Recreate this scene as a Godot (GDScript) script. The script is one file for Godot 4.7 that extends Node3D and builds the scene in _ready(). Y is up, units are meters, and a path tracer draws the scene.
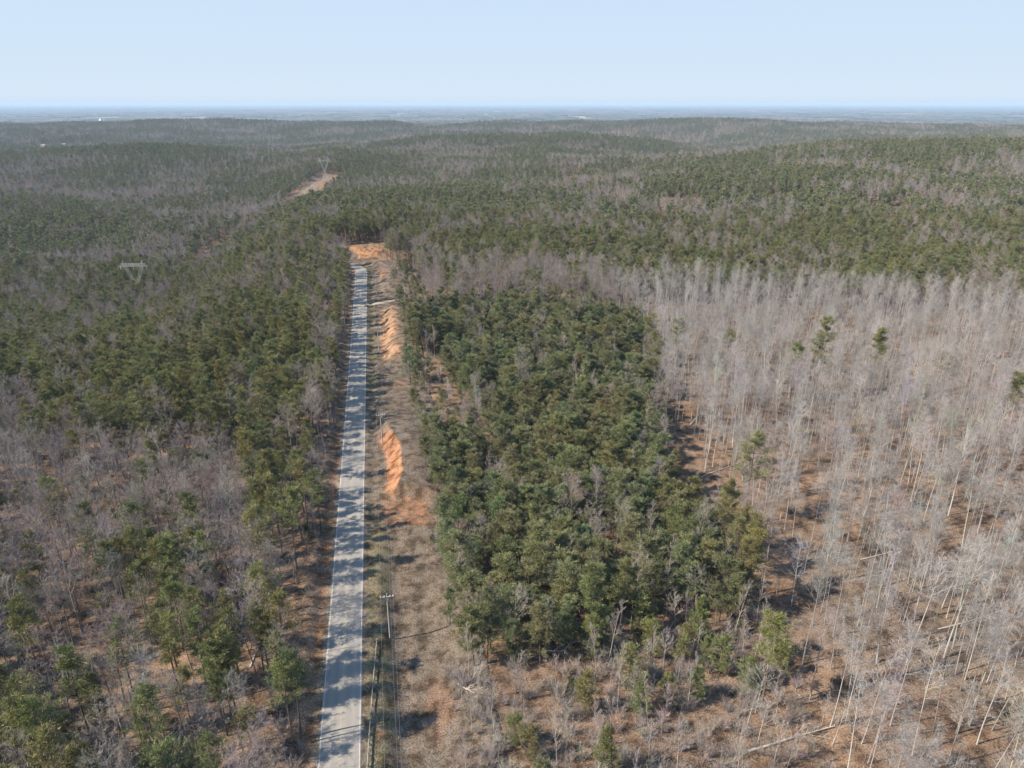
extends Node3D
# A country road running through winter woods, seen from a drone about ninety metres up.
# y is up, the road leads away along -z; "d" below is the distance ahead, d = -z.

const EYE := 93.0
const FOCAL := 710.0
const PITCH := 0.3775
var rng := RandomNumberGenerator.new()
var n_low := FastNoiseLite.new()
var n_mid := FastNoiseLite.new()
var n_fine := FastNoiseLite.new()
var n_kind := FastNoiseLite.new()
var n_cell := FastNoiseLite.new()
var used := {}
var M := {}

# ------------------------------------------------------------------ mesh collector
class Geo:
	var v := PackedVector3Array()
	var n := PackedVector3Array()
	var c := PackedColorArray()
	func tri(a: Vector3, b: Vector3, d: Vector3, col: Color) -> void:
		var q := (d - a).cross(b - a)
		q = q.normalized() if q.length_squared() > 1e-14 else Vector3.UP
		v.append(a); v.append(b); v.append(d)
		n.append(q); n.append(q); n.append(q)
		c.append(col); c.append(col); c.append(col)
	func quad(a: Vector3, b: Vector3, d: Vector3, e: Vector3, col: Color) -> void:
		tri(a, b, d, col)
		tri(a, d, e, col)
	func box(o: Vector3, s: Vector3, col: Color, t := Basis.IDENTITY) -> void:
		var h := s * 0.5
		var p := []
		for i in 8:
			p.append(o + t * Vector3(h.x if i & 1 else -h.x, h.y if i & 2 else -h.y, h.z if i & 4 else -h.z))
		for f in [[0, 2, 3, 1], [4, 5, 7, 6], [0, 1, 5, 4], [2, 6, 7, 3], [0, 4, 6, 2], [1, 3, 7, 5]]:
			quad(p[f[0]], p[f[1]], p[f[2]], p[f[3]], col)
	func tube(pts: Array, rad: Array, sides: int, col: Color) -> void:
		var last_ring := []
		var last_nor := []
		for i in pts.size():
			var along: Vector3 = (pts[mini(i + 1, pts.size() - 1)] - pts[maxi(i - 1, 0)]).normalized()
			var side := along.cross(Vector3(0.31, 0.17, 0.93) if absf(along.z) < 0.8 else Vector3.RIGHT).normalized()
			var up := along.cross(side)
			var ring := []
			var nor := []
			for k in sides:
				var a := TAU * k / sides
				var o := side * cos(a) + up * sin(a)
				ring.append(pts[i] + o * rad[i])
				nor.append(o)
			if i > 0:
				for k in sides:
					var j := (k + 1) % sides
					for q in [[last_ring[k], last_nor[k]], [ring[k], nor[k]], [ring[j], nor[j]], [last_ring[k], last_nor[k]], [ring[j], nor[j]], [last_ring[j], last_nor[j]]]:
						v.append(q[0]); n.append(q[1]); c.append(col)
			last_ring = ring
			last_nor = nor
	func add_to(m: ArrayMesh, mat: Material) -> void:
		var a := []
		a.resize(Mesh.ARRAY_MAX)
		a[Mesh.ARRAY_VERTEX] = v
		a[Mesh.ARRAY_NORMAL] = n
		a[Mesh.ARRAY_COLOR] = c
		m.add_surface_from_arrays(Mesh.PRIMITIVE_TRIANGLES, a)
		m.surface_set_material(m.get_surface_count() - 1, mat)
	func mesh(mat: Material) -> ArrayMesh:
		var m := ArrayMesh.new()
		add_to(m, mat)
		return m

# ------------------------------------------------------------------ naming
func numbered(called: String) -> String:
	used[called] = used.get(called, -1) + 1
	return called if used[called] == 0 else "%s_%03d" % [called, used[called]]

func tag(o: Node, label: String, category: String, group := "", kind := "") -> void:
	if label: o.set_meta("label", label)
	if category: o.set_meta("category", category)
	if group: o.set_meta("group", group)
	if kind: o.set_meta("kind", kind)

func thing(called: String, label: String, category: String, at := Vector3.ZERO, turn := 0.0, group := "") -> Node3D:
	var o := Node3D.new()
	o.name = numbered(called)
	add_child(o)
	o.position = at
	o.rotation.y = turn
	tag(o, label, category, group)
	return o

func part(called: String, m: Mesh, parent: Node) -> MeshInstance3D:
	var o := MeshInstance3D.new()
	o.name = called
	o.mesh = m
	parent.add_child(o, true)
	return o

func R(a: float, b: float) -> float:
	return rng.randf_range(a, b)

func ss(a: float, b: float, x: float) -> float:
	return smoothstep(a, b, x)

# ------------------------------------------------------------------ picture <-> place
func to_pixel(p: Vector3) -> Vector3:
	var r := p - Vector3(0, EYE, 0)
	var depth := -r.y * sin(PITCH) - r.z * cos(PITCH)
	var up := r.y * cos(PITCH) - r.z * sin(PITCH)
	return Vector3(512.0 + FOCAL * r.x / depth, 384.0 - FOCAL * up / depth, depth)

func on_plane(u: float, v: float, y := 0.0) -> Vector3:
	var xo := (u - 512.0) / FOCAL
	var yo := (v - 384.0) / FOCAL
	var dir := Vector3(xo, -(sin(PITCH) + yo * cos(PITCH)), -(cos(PITCH) - yo * sin(PITCH)))
	var k := (y - EYE) / dir.y
	return Vector3(0, EYE, 0) + dir * k

func on_ground(u: float, v: float) -> Vector3:
	# walk down the line of sight to the first ground that it meets
	var far := on_plane(u, v, EYE - 10.0)
	var dir := (far - Vector3(0, EYE, 0)).normalized()
	var k := 40.0
	var p := Vector3(0, EYE, 0)
	while k < 9000.0:
		p = Vector3(0, EYE, 0) + dir * k
		var over := p.y - height(p.x, -p.z)
		if over < 0.05: break
		k += maxf(over * 0.6, 0.05)
	return Vector3(p.x, height(p.x, -p.z), p.z)

# ------------------------------------------------------------------ the lie of the land
func road_x(d: float) -> float:
	var x := -26.1 - 0.1865 * (d - 78.5)
	if d > 404.0:
		x -= minf((d - 404.0) * (d - 404.0) / 90.0, (d - 404.0) * 1.0)
	return x

func road_y(d: float) -> float:
	return 2.5 * ss(280.0, 400.0, d) - 5.0 * ss(395.0, 500.0, d)

func lateral(x: float, d: float) -> float:
	return (x - road_x(d)) * 0.983

func cut_edge(d: float) -> float:
	return 13.3 - 3.4 * ss(178.0, 197.0, d) - 1.8 * (1.0 - ss(156.0, 166.0, d))

func bank(d: float, t: float) -> float:
	# the cut banks on the far side of the ditch, in metres above the road
	var w := n_mid.get_noise_2d(t * 4.0, d * 4.0)
	var h := 0.0
	var e := cut_edge(d) + 0.08 * n_mid.get_noise_1d(d * 14.0)
	h += 3.3 * ss(155.5, 159.0, d + 0.35 * (t - 13.0)) * (1.0 - ss(188.0, 216.0, d)) * pow(clampf((t - e + 4.2) / 4.2, 0.0, 1.0), 1.3) * (1.0 - 0.6 * ss(16.0, 26.0, t))
	h += (3.6 + 0.4 * w) * ss(250.0, 268.0, d) * (1.0 - ss(322.0, 334.0, d)) * ss(9.5 + 1.2 * w, 15.5 + 1.0 * w, t)
	h += 2.6 * ss(350.0, 366.0, d) * (1.0 - ss(425.0, 450.0, d)) * ss(7.0, 16.0, t)
	# the fill slope behind the guard rail
	h -= 1.6 * (1.0 - ss(120.0, 150.0, d)) * ss(6.0, 10.0, t) * (1.0 - ss(15.0, 24.0, t))
	# ditch, and the low bank of the near woods
	h -= 0.35 * ss(3.6, 5.2, t) * (1.0 - ss(5.6, 7.5, t)) * ss(130.0, 160.0, d)
	h += (0.9 + 0.5 * w) * ss(-4.6, -7.0, t)
	return h

const RIDGES := [[640, 1000, 360, 240, 44], [900, 1750, 560, 360, -42], [250, 690, 320, 120, 9], [120, 1850, 520, 190, 30], [200, 2480, 700, 240, -34], [520, 3150, 720, 230, 23], [-760, 1450, 480, 210, 29], [-900, 2150, 700, 300, -34], [-600, 3150, 430, 230, 28], [-1500, 3000, 600, 300, 24], [-340, 3300, 130, 500, -22], [-310, 1600, 240, 220, -18], [1500, 2900, 500, 250, 22], [350, 1330, 300, 160, -14]]

func wide_height(x: float, d: float, t: float) -> float:
	var r := sqrt(x * x + d * d)
	var far := ss(220.0, 800.0, r)
	var h := 10.0 * far * n_low.get_noise_2d(x, d) + 22.0 * ss(700.0, 2200.0, r) * n_low.get_noise_2d(x * 0.36 + 900.0, d * 0.36)
	h += 1.6 * ss(60.0, 200.0, r) * n_mid.get_noise_2d(x, d)
	# valley on the pylon side of the road
	var side := (x + 26.1 + 0.1865 * (d - 78.5)) * 0.983
	h -= 36.0 * ss(25.0, 130.0, -side) * ss(170.0, 440.0, d) * (1.0 - ss(560.0, 930.0, d))
	h -= 20.0 * ss(700.0, 900.0, d) * ss(50.0, 200.0, -side) * (1.0 - ss(1500.0, 2200.0, d))
	# the bare stand falls away from the grove; the pylon way climbs a slope facing the road
	h -= 8.0 * ss(20.0, 120.0, x) * ss(150.0, 320.0, d) * (1.0 - ss(380.0, 700.0, d))
	h += 9.0 * exp(-pow(x + 265.0, 2.0) / 22000.0) * (ss(890.0, 1060.0, d) - ss(1100.0, 1400.0, d)) - 8.0 * exp(-pow(x + 265.0, 2.0) / 22000.0) * (ss(700.0, 800.0, d) - ss(860.0, 930.0, d))
	h -= 16.0 * exp(-(pow(x + 266.0, 2.0) / 90000.0 + pow(d - 1050.0, 2.0) / 70000.0)) + 8.0 * exp(-(pow(x + 309.0, 2.0) / 50000.0 + pow(d - 1580.0, 2.0) / 40000.0))
	# ridges and the valleys behind them
	for q in RIDGES:
		var ex: float = (x - q[0]) / q[2]
		var ed: float = (d - q[1]) / q[3]
		var m := ex * ex + ed * ed
		if m < 9.0: h += q[4] * exp(-m)
	h -= 16.0 * ss(1000.0, 2200.0, r)
	var edge := ss(3300.0, 4900.0, d + 900.0 * n_low.get_noise_2d(x * 0.25, 77.0) + 0.1 * absf(x))
	h = lerpf(h, -66.0 + 16.0 * n_low.get_noise_2d(x * 0.12, d * 0.12), edge)
	return h

func height(x: float, d: float) -> float:
	var t := lateral(x, d)
	var near := (1.0 - ss(24.0, 70.0, absf(t))) * (1.0 - ss(445.0, 490.0, d))
	var h := wide_height(x, d, t)
	if near > 0.0:
		h = lerpf(h, road_y(d), near)
		var inside := (1.0 - ss(20.0, 40.0, t)) * (1.0 - ss(9.0, 20.0, -t)) * (1.0 - ss(430.0, 450.0, d))
		if inside > 0.0:
			h += inside * bank(d, t)
	# the clay cut where the road turns off
	if d > 425.0 and d < 560.0:
		var q := (x + 97.0) * 0.95
		h += 6.0 * ss(448.0, 462.0, d - 0.02 * q * q) * (1.0 - ss(475.0, 540.0, d)) * (1.0 - ss(14.0, 30.0, absf(q)))
	return h

# ------------------------------------------------------------------ growing trees
func around(axis: Vector3, angle: float) -> Vector3:
	# a direction at that angle from the axis, turned at random about it
	var s := axis.cross(Vector3.UP if absf(axis.y) < 0.9 else Vector3.RIGHT).normalized()
	var q := axis.cross(s)
	var a := R(0, TAU)
	return (axis * cos(angle) + (s * cos(a) + q * sin(a)) * sin(angle)).normalized()

func mixed(a: Color, b: Color, t: float) -> Color:
	return a.lerp(b, clampf(t, 0.0, 1.0))

func needle_clump(g: Geo, at: Vector3, along: Vector3, size: float, count: int, wide: float, dark: Color, light: Color) -> void:
	for i in count:
		var o := (along * R(0.1, 1.2) + Vector3(R(-1, 1), R(-0.45, 1.0), R(-1, 1))).normalized()
		var p := at + o * size * R(0.0, 0.35) + Vector3(R(-1, 1), R(-0.7, 0.7), R(-1, 1)) * size * 0.62
		var e := p + o * size * R(0.6, 1.15)
		var w := around(o, PI / 2) * wide * R(0.6, 1.2)
		g.tri(p - w, p + w, e, mixed(dark, light, rng.randf()))

func pine(high: float, clear: float, wide: float, step: float, clumps: int, blades: int, blade: float, broad: float, dark: Color, light: Color, flat_top: float) -> Array:
	var trunk := Geo.new()
	var crown := Geo.new()
	var bark := Color(R(0.13, 0.17), R(0.105, 0.13), R(0.085, 0.1))
	var lean := Vector3(R(-0.5, 0.5), 0, R(-0.5, 0.5))
	var pts := []
	var rad := []
	for i in 7:
		var f := i / 6.0
		pts.append(Vector3(0, -0.4 + (high + 0.2) * f, 0) + lean * sin(f * 2.6) * 0.6)
		rad.append(lerpf(0.011 * high + 0.03, 0.03, pow(f, 0.85)))
	trunk.tube(pts, rad, 5, bark)
	var y := clear * high
	while y < high:
		var f := (y - clear * high) / (high - clear * high)
		var reach := wide * pow(1.0 - f, lerpf(0.75, 0.42, flat_top)) * (0.55 + 0.45 * minf(1.0, f * 4.0)) + 0.25
		var root := lean * sin(y / high * 2.6) * 0.6 + Vector3(0, y, 0)
		for b in rng.randi_range(3, 5):
			if rng.randf() < 0.2: continue
			var a := R(0, TAU)
			var l := reach * R(0.4, 1.25)
			var rise := lerpf(R(-0.05, 0.35), R(0.5, 1.1), f)
			var dir := Vector3(cos(a), rise, sin(a)).normalized()
			var tip := root + dir * l + Vector3(0, 0.12 * l, 0)
			var mid := root + dir * l * 0.5
			if clumps > 3:
				crown.tube([root, mid, tip], [0.05, 0.03, 0.012], 3, bark)
			for k in clumps:
				var s := lerpf(0.38, 1.0, (k + R(0.1, 0.9)) / clumps)
				var p := root.lerp(tip, s) + Vector3(R(-1, 1), R(-0.22, 0.4), R(-1, 1)) * l * 0.24
				needle_clump(crown, p, dir, blade, blades, broad, dark, light)
		y += step * R(0.75, 1.25)
	needle_clump(crown, Vector3(0, high, 0) + lean * sin(2.6) * 0.6, Vector3.UP, blade, blades * 2, broad, dark, light)
	return [trunk, crown]

func limb(g: Geo, p: Vector3, dir: Vector3, l: float, r: float, level: int, c: Dictionary) -> void:
	if level >= c.levels:
		var w := around(dir, PI / 2) * r
		g.tri(p - w, p + w, p + dir * l, mixed(c.twig, c.twig2, rng.randf()))
		return
	var pts := [p]
	var rad := [r]
	var q := p
	var o := dir
	for i in 3:
		o = (o + Vector3(R(-1, 1), R(-1, 1) + c.up, R(-1, 1)) * 0.16).normalized()
		q += o * l / 3.0
		pts.append(q)
		rad.append(r * (1.0 - (i + 1) / 3.0 * 0.75))
	g.tube(pts, rad, 3, mixed(c.bark, c.twig, 0.35 * level))
	var n: int = c.kids[level]
	for i in n:
		var f := lerpf(c.bare, 1.0, (i + rng.randf()) / n)
		var seg := mini(int(f * 3.0), 2)
		var at: Vector3 = pts[seg].lerp(pts[seg + 1], f * 3.0 - seg)
		var d2 := around(((pts[seg + 1] - pts[seg]) as Vector3).normalized(), R(c.fork * 0.6, c.fork * 1.35))
		d2 = (d2 + Vector3(0, c.up * 0.25, 0)).normalized()
		limb(g, at, d2, l * R(0.4, 0.7) * (1.15 - 0.4 * f), maxf(rad[seg] * 0.55, c.twig_r) if level + 1 < c.levels else c.twig_r, level + 1, c)

func bare(high: float, clear: float, thick: float, limbs: int, reach: float, fork: float, c: Dictionary) -> Array:
	var trunk := Geo.new()
	var crown := Geo.new()
	var pts := []
	var rad := []
	var sway: Vector3 = Vector3(R(-1, 1), 0, R(-1, 1)) * high * c.get("sway", 0.02)
	var bend := Vector3(R(-1, 1), 0, R(-1, 1)) * high * 0.012
	for i in 9:
		var f := i / 8.0
		pts.append(Vector3(0, -0.4 + (high + 0.4) * f, 0) + sway * f * f + bend * sin(f * 5.0 + 1.0))
		rad.append(thick * lerpf(1.0, 0.1, pow(f, 0.8)))
	trunk.tube(pts, rad, 5, c.bark)
	for i in limbs:
		var f := lerpf(clear, 0.985, (i + rng.randf()) / limbs)
		var seg := mini(int(f * 8.0), 7)
		var at: Vector3 = pts[seg].lerp(pts[seg + 1], f * 8.0 - seg)
		var k := (f - clear) / (1.0 - clear)
		var l := reach * (0.55 + 0.45 * sin(PI * clampf(k * 0.8 + 0.25, 0, 1))) * R(0.6, 1.2) * (1.0 - 0.45 * k)
		limb(crown, at, around(Vector3.UP, R(fork * 0.75, fork * 1.25) * (1.0 - 0.35 * k)), l, maxf(rad[seg] * 0.45, 0.02), 0, c)
	return [trunk, crown]

func brush(high: float, stems: int, twigs: int, w: float, a: Color, b: Color) -> Geo:
	var g := Geo.new()
	for i in stems:
		var dir := around(Vector3.UP, R(0.05, 0.65))
		var p := Vector3(R(-0.3, 0.3), -0.05, R(-0.3, 0.3))
		var l := high * R(0.6, 1.1)
		var col := mixed(a, b, rng.randf())
		var e := p + dir * l
		var s := around(dir, PI / 2) * w
		g.tri(p - s * 1.6, p + s * 1.6, e, col)
		for k in twigs:
			var f := R(0.25, 1.0)
			var o := around(dir, R(0.3, 0.9))
			var q := p.lerp(e, f)
			var z := around(o, PI / 2) * w * 0.7
			g.tri(q - z, q + z, q + o * l * R(0.2, 0.45), mixed(a, b, rng.randf()))
	return g

func cone_shrub(high: float, wide: float, blades: int, dark: Color, light: Color) -> Geo:
	var g := Geo.new()
	for i in blades:
		var f := pow(rng.randf(), 0.8)
		var a := R(0, TAU)
		var r := wide * pow(1.0 - f, 0.7) * sqrt(R(0.15, 1.0)) * (0.8 + 0.25 * sin(a * 3.0 + f * 9.0))
		var p := Vector3(cos(a) * r, f * high, sin(a) * r)
		needle_clump(g, p, Vector3(cos(a), 0.5, sin(a)), 0.42, 4, 0.1, dark, light)
	return g

# a kind of plant: its meshes for single plants (parts) and the same joined for the mass
func kind(pair: Array, mat: Material, leaf: Material = null) -> Dictionary:
	var both := ArrayMesh.new()
	var parts := []
	for i in pair.size():
		var m: Material = leaf if leaf and i == pair.size() - 1 else mat
		pair[i].add_to(both, m)
		parts.append(pair[i].mesh(m))
	return {"parts": parts, "both": both}

# ------------------------------------------------------------------ stands of plants
var zones := []
var stands := {}      # kind name -> array of [Transform3D, variant, tint, shown size]

func plant(stand: String, x: float, d: float, variant: int, scale: float, tint: Color, tall := 14.0, tilt := 0.04, stretch := 1.0) -> void:
	var y := height(x, d)
	var b := Basis(Vector3.UP, R(0, TAU)).rotated(Vector3(R(-1, 1), 0, R(-1, 1)).normalized(), R(0, tilt)).scaled(Vector3.ONE * scale)
	if stretch != 1.0: b = b * Basis.from_scale(Vector3(1, stretch, 1))
	var p := Vector3(x, y - 0.03, -d)
	var px := to_pixel(p + Vector3(0, tall * scale * 0.6, 0))
	var shown := -1.0
	if px.z > 0 and px.x > -12 and px.x < 1036 and px.y > 90 and px.y < 785:
		shown = scale / px.z
	if not stands.has(stand): stands[stand] = []
	stands[stand].append([Transform3D(b, p), variant, tint, shown])

func inside(poly: PackedVector2Array, u: float, v: float) -> bool:
	return Geometry2D.is_point_in_polygon(Vector2(u, v), poly)

func poly(a: Array) -> PackedVector2Array:
	var p := PackedVector2Array()
	for i in range(0, a.size(), 2): p.append(Vector2(a[i], a[i + 1]))
	return p

# what sets one plant apart: its tone, its size, and which roadside thing it stands level with
func worded(label: String, e: Array) -> String:
	var p: Vector3 = e[0].origin
	var d := -p.z
	var t := lateral(p.x, d)
	var k: float = (e[2].r + e[2].g + e[2].b) / 3.0
	var s: float = e[0].basis.get_scale().x
	var mark := "guard rail"
	for q in [[84.0, "rail end"], [101.0, "first pole"], [125.0, "bare verge"], [140.0, "clay apron"], [157.0, "crescent bank"], [178.0, "second pole"], [205.0, "drab verge"], [250.0, "patchy bank"], [333.0, "gravel track"], [365.0, "road bend"]]:
		if d > q[0]: mark = q[1]
	var away := absf(t)
	var where := "beside road"
	for q in [[22.0, "near road"], [36.0, "back from road"], [55.0, "well off road"], [80.0, "far off road"], [110.0, "farthest from road"]]:
		if away > q[0]: where = q[1]
	var mid := 1.08 if label.contains("shrub") else 0.9
	return label.replace("TONE", "dark" if k < 0.78 else ("medium" if k < 0.88 else "pale")).replace("SIZE", "short" if s < mid - 0.07 else ("middling" if s < mid + 0.08 else "tall")).replace("MARK", mark).replace("WHERE", where).replace("SIDE", "on rail side" if t > 0.0 else "opposite rail")

# singles of the largest ones, the rest as one mass
func settle(stand: String, kinds: Array, called: String, label: String, category: String, group: String, most: int, mass: String, mass_label: String, part_names: Array, tints := 3) -> void:
	if not stands.has(stand): return
	var list: Array = stands[stand]
	list.sort_custom(func(a, b): return a[3] > b[3])
	var rest := {}
	for i in list.size():
		var e: Array = list[i]
		if i < most and e[3] > 0.0:
			var o := thing(called, worded(label, e), category, Vector3.ZERO, 0.0, group)
			o.transform = e[0]
			for k in part_names.size():
				var m := part(part_names[k], kinds[e[1]].parts[k], o)
				m.material_override = tinted(e[2], m.mesh.surface_get_material(0))
		else:
			if not rest.has(e[1]): rest[e[1]] = []
			rest[e[1]].append(e)
	if rest.is_empty(): return
	var root := Node3D.new()
	root.name = numbered(mass)
	add_child(root)
	tag(root, mass_label, category, "", "stuff")
	for v in rest:
		copies("stand", kinds[v].both, rest[v], root)

func copies(called: String, m: Mesh, list: Array, parent: Node) -> void:
	var mm := MultiMesh.new()
	mm.transform_format = MultiMesh.TRANSFORM_3D
	mm.use_colors = true
	mm.mesh = m
	mm.instance_count = list.size()
	for i in list.size():
		mm.set_instance_transform(i, list[i][0])
		mm.set_instance_color(i, list[i][2])
	var o := MultiMeshInstance3D.new()
	o.name = called
	o.multimesh = mm
	parent.add_child(o, true)
	if parent == self: return
	o.set_meta("kind", "stuff")

var tint_cache := {}
func tinted(c: Color, from: StandardMaterial3D) -> StandardMaterial3D:
	var key := "%s_%d_%d_%d" % [from == M.leaf, roundi(c.r * 10), roundi(c.g * 10), roundi(c.b * 10)]
	if not tint_cache.has(key):
		var m: StandardMaterial3D = from.duplicate()
		m.albedo_color = Color(roundf(c.r * 10) / 10.0, roundf(c.g * 10) / 10.0, roundf(c.b * 10) / 10.0).linear_to_srgb()
		tint_cache[key] = m
	return tint_cache[key]

func tint(lo: float, hi: float, warm := 0.1) -> Color:
	var k := R(lo, hi)
	return Color(minf(k * (1.0 + R(-warm, warm)), 1.0), minf(k, 1.0), minf(k * (1.0 + R(-warm, warm)), 1.0))

# ------------------------------------------------------------------ materials
func noise_texture(freq: float, octaves: int, seed_no: int, cols: Array, offs: Array, size := 512, sort := FastNoiseLite.TYPE_SIMPLEX_SMOOTH) -> NoiseTexture2D:
	var f := FastNoiseLite.new()
	f.seed = seed_no
	f.noise_type = sort
	f.frequency = freq
	f.fractal_octaves = octaves
	f.fractal_gain = 0.6
	var t := NoiseTexture2D.new()
	t.width = size
	t.height = size
	t.seamless = true
	t.noise = f
	var g := Gradient.new()
	g.offsets = PackedFloat32Array(offs)
	g.colors = PackedColorArray(cols)
	t.color_ramp = g
	return t

func grey(k: float) -> Color:
	return Color(k, k, k)

func materials() -> void:
	var p := StandardMaterial3D.new()
	p.vertex_color_use_as_albedo = true
	p.roughness = 0.85
	p.metallic_specular = 0.2
	M.plant = p
	var lf: StandardMaterial3D = p.duplicate()
	lf.roughness = 0.55
	lf.metallic_specular = 0.35
	lf.backlight_enabled = true
	lf.backlight = Color(0.6, 0.58, 0.32)
	M.leaf = lf
	var s := StandardMaterial3D.new()
	s.vertex_color_use_as_albedo = true
	s.roughness = 0.95
	s.metallic_specular = 0.15
	s.albedo_texture = noise_texture(0.045, 6, 3, [Color(0.66, 0.64, 0.63), Color(0.86, 0.85, 0.83), Color(1, 1, 1)], [0.25, 0.5, 0.75], 1024)
	s.uv1_scale = Vector3(1.0 / 19.0, 1.0 / 19.0, 1)
	s.detail_enabled = true
	s.detail_blend_mode = BaseMaterial3D.BLEND_MODE_MUL
	s.detail_albedo = noise_texture(0.02, 5, 9, [Color(0.66, 0.64, 0.62), Color(0.92, 0.9, 0.88), Color(1, 1, 1)], [0.25, 0.5, 0.7], 1024)
	s.detail_uv_layer = BaseMaterial3D.DETAIL_UV_2
	s.uv2_scale = Vector3(1.0 / 87.0, 1.0 / 87.0, 1)
	M.soil = s
	var r := StandardMaterial3D.new()
	r.vertex_color_use_as_albedo = true
	r.roughness = 0.9
	r.albedo_texture = noise_texture(0.12, 4, 21, [grey(0.84), grey(0.95), grey(1.0)], [0.25, 0.5, 0.75], 512)
	r.uv1_scale = Vector3(0.35, 0.08, 1)
	M.road = r
	var w := StandardMaterial3D.new()
	w.vertex_color_use_as_albedo = true
	w.roughness = 0.8
	M.paint = w
	var st := StandardMaterial3D.new()
	st.vertex_color_use_as_albedo = true
	st.roughness = 0.45
	st.metallic = 0.6
	M.steel = st

# ------------------------------------------------------------------ ground colours (linear, real-world)
const LITTER := Color(0.30, 0.208, 0.148)
const LEAF := Color(0.195, 0.138, 0.102)
const CLAY := Color(0.36, 0.19, 0.108)
const STRAW := Color(0.205, 0.170, 0.138)
const DRAB := Color(0.152, 0.129, 0.112)
const MOSSY := Color(0.19, 0.175, 0.1)

func ground_colour(x: float, d: float) -> Color:
	var a := n_mid.get_noise_2d(x * 2.0 + 50.0, d * 2.0)
	var b := n_mid.get_noise_2d(x * 0.6, d * 0.6 + 300.0)
	var f := n_fine.get_noise_2d(x, d)
	var c := mixed(LITTER, LEAF, 0.5 + a * 0.9 + f * 0.35)
	c = mixed(c, STRAW, clampf(b * 2.0 - 0.35, 0.0, 0.8))
	c = mixed(c, CLAY, clampf((a + f * 0.5 - 0.48) * 1.6, 0.0, 0.3))
	if d > 3000.0:
		var k := n_cell.get_noise_2d(x * 0.5, d * 0.22)
		var wood := mixed(Color(0.075, 0.085, 0.05), Color(0.13, 0.11, 0.095), 0.5 + 1.4 * n_kind.get_noise_2d(x * 0.3, d * 0.15))
		var field := mixed(Color(0.45, 0.39, 0.27), Color(0.2, 0.22, 0.1), 0.5 + n_cell.get_noise_2d(x, d * 0.4))
		var far := mixed(wood, field, ss(0.3, 0.36, k))
		c = mixed(c, far, ss(3300.0, 4600.0, d))
	return c

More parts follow.
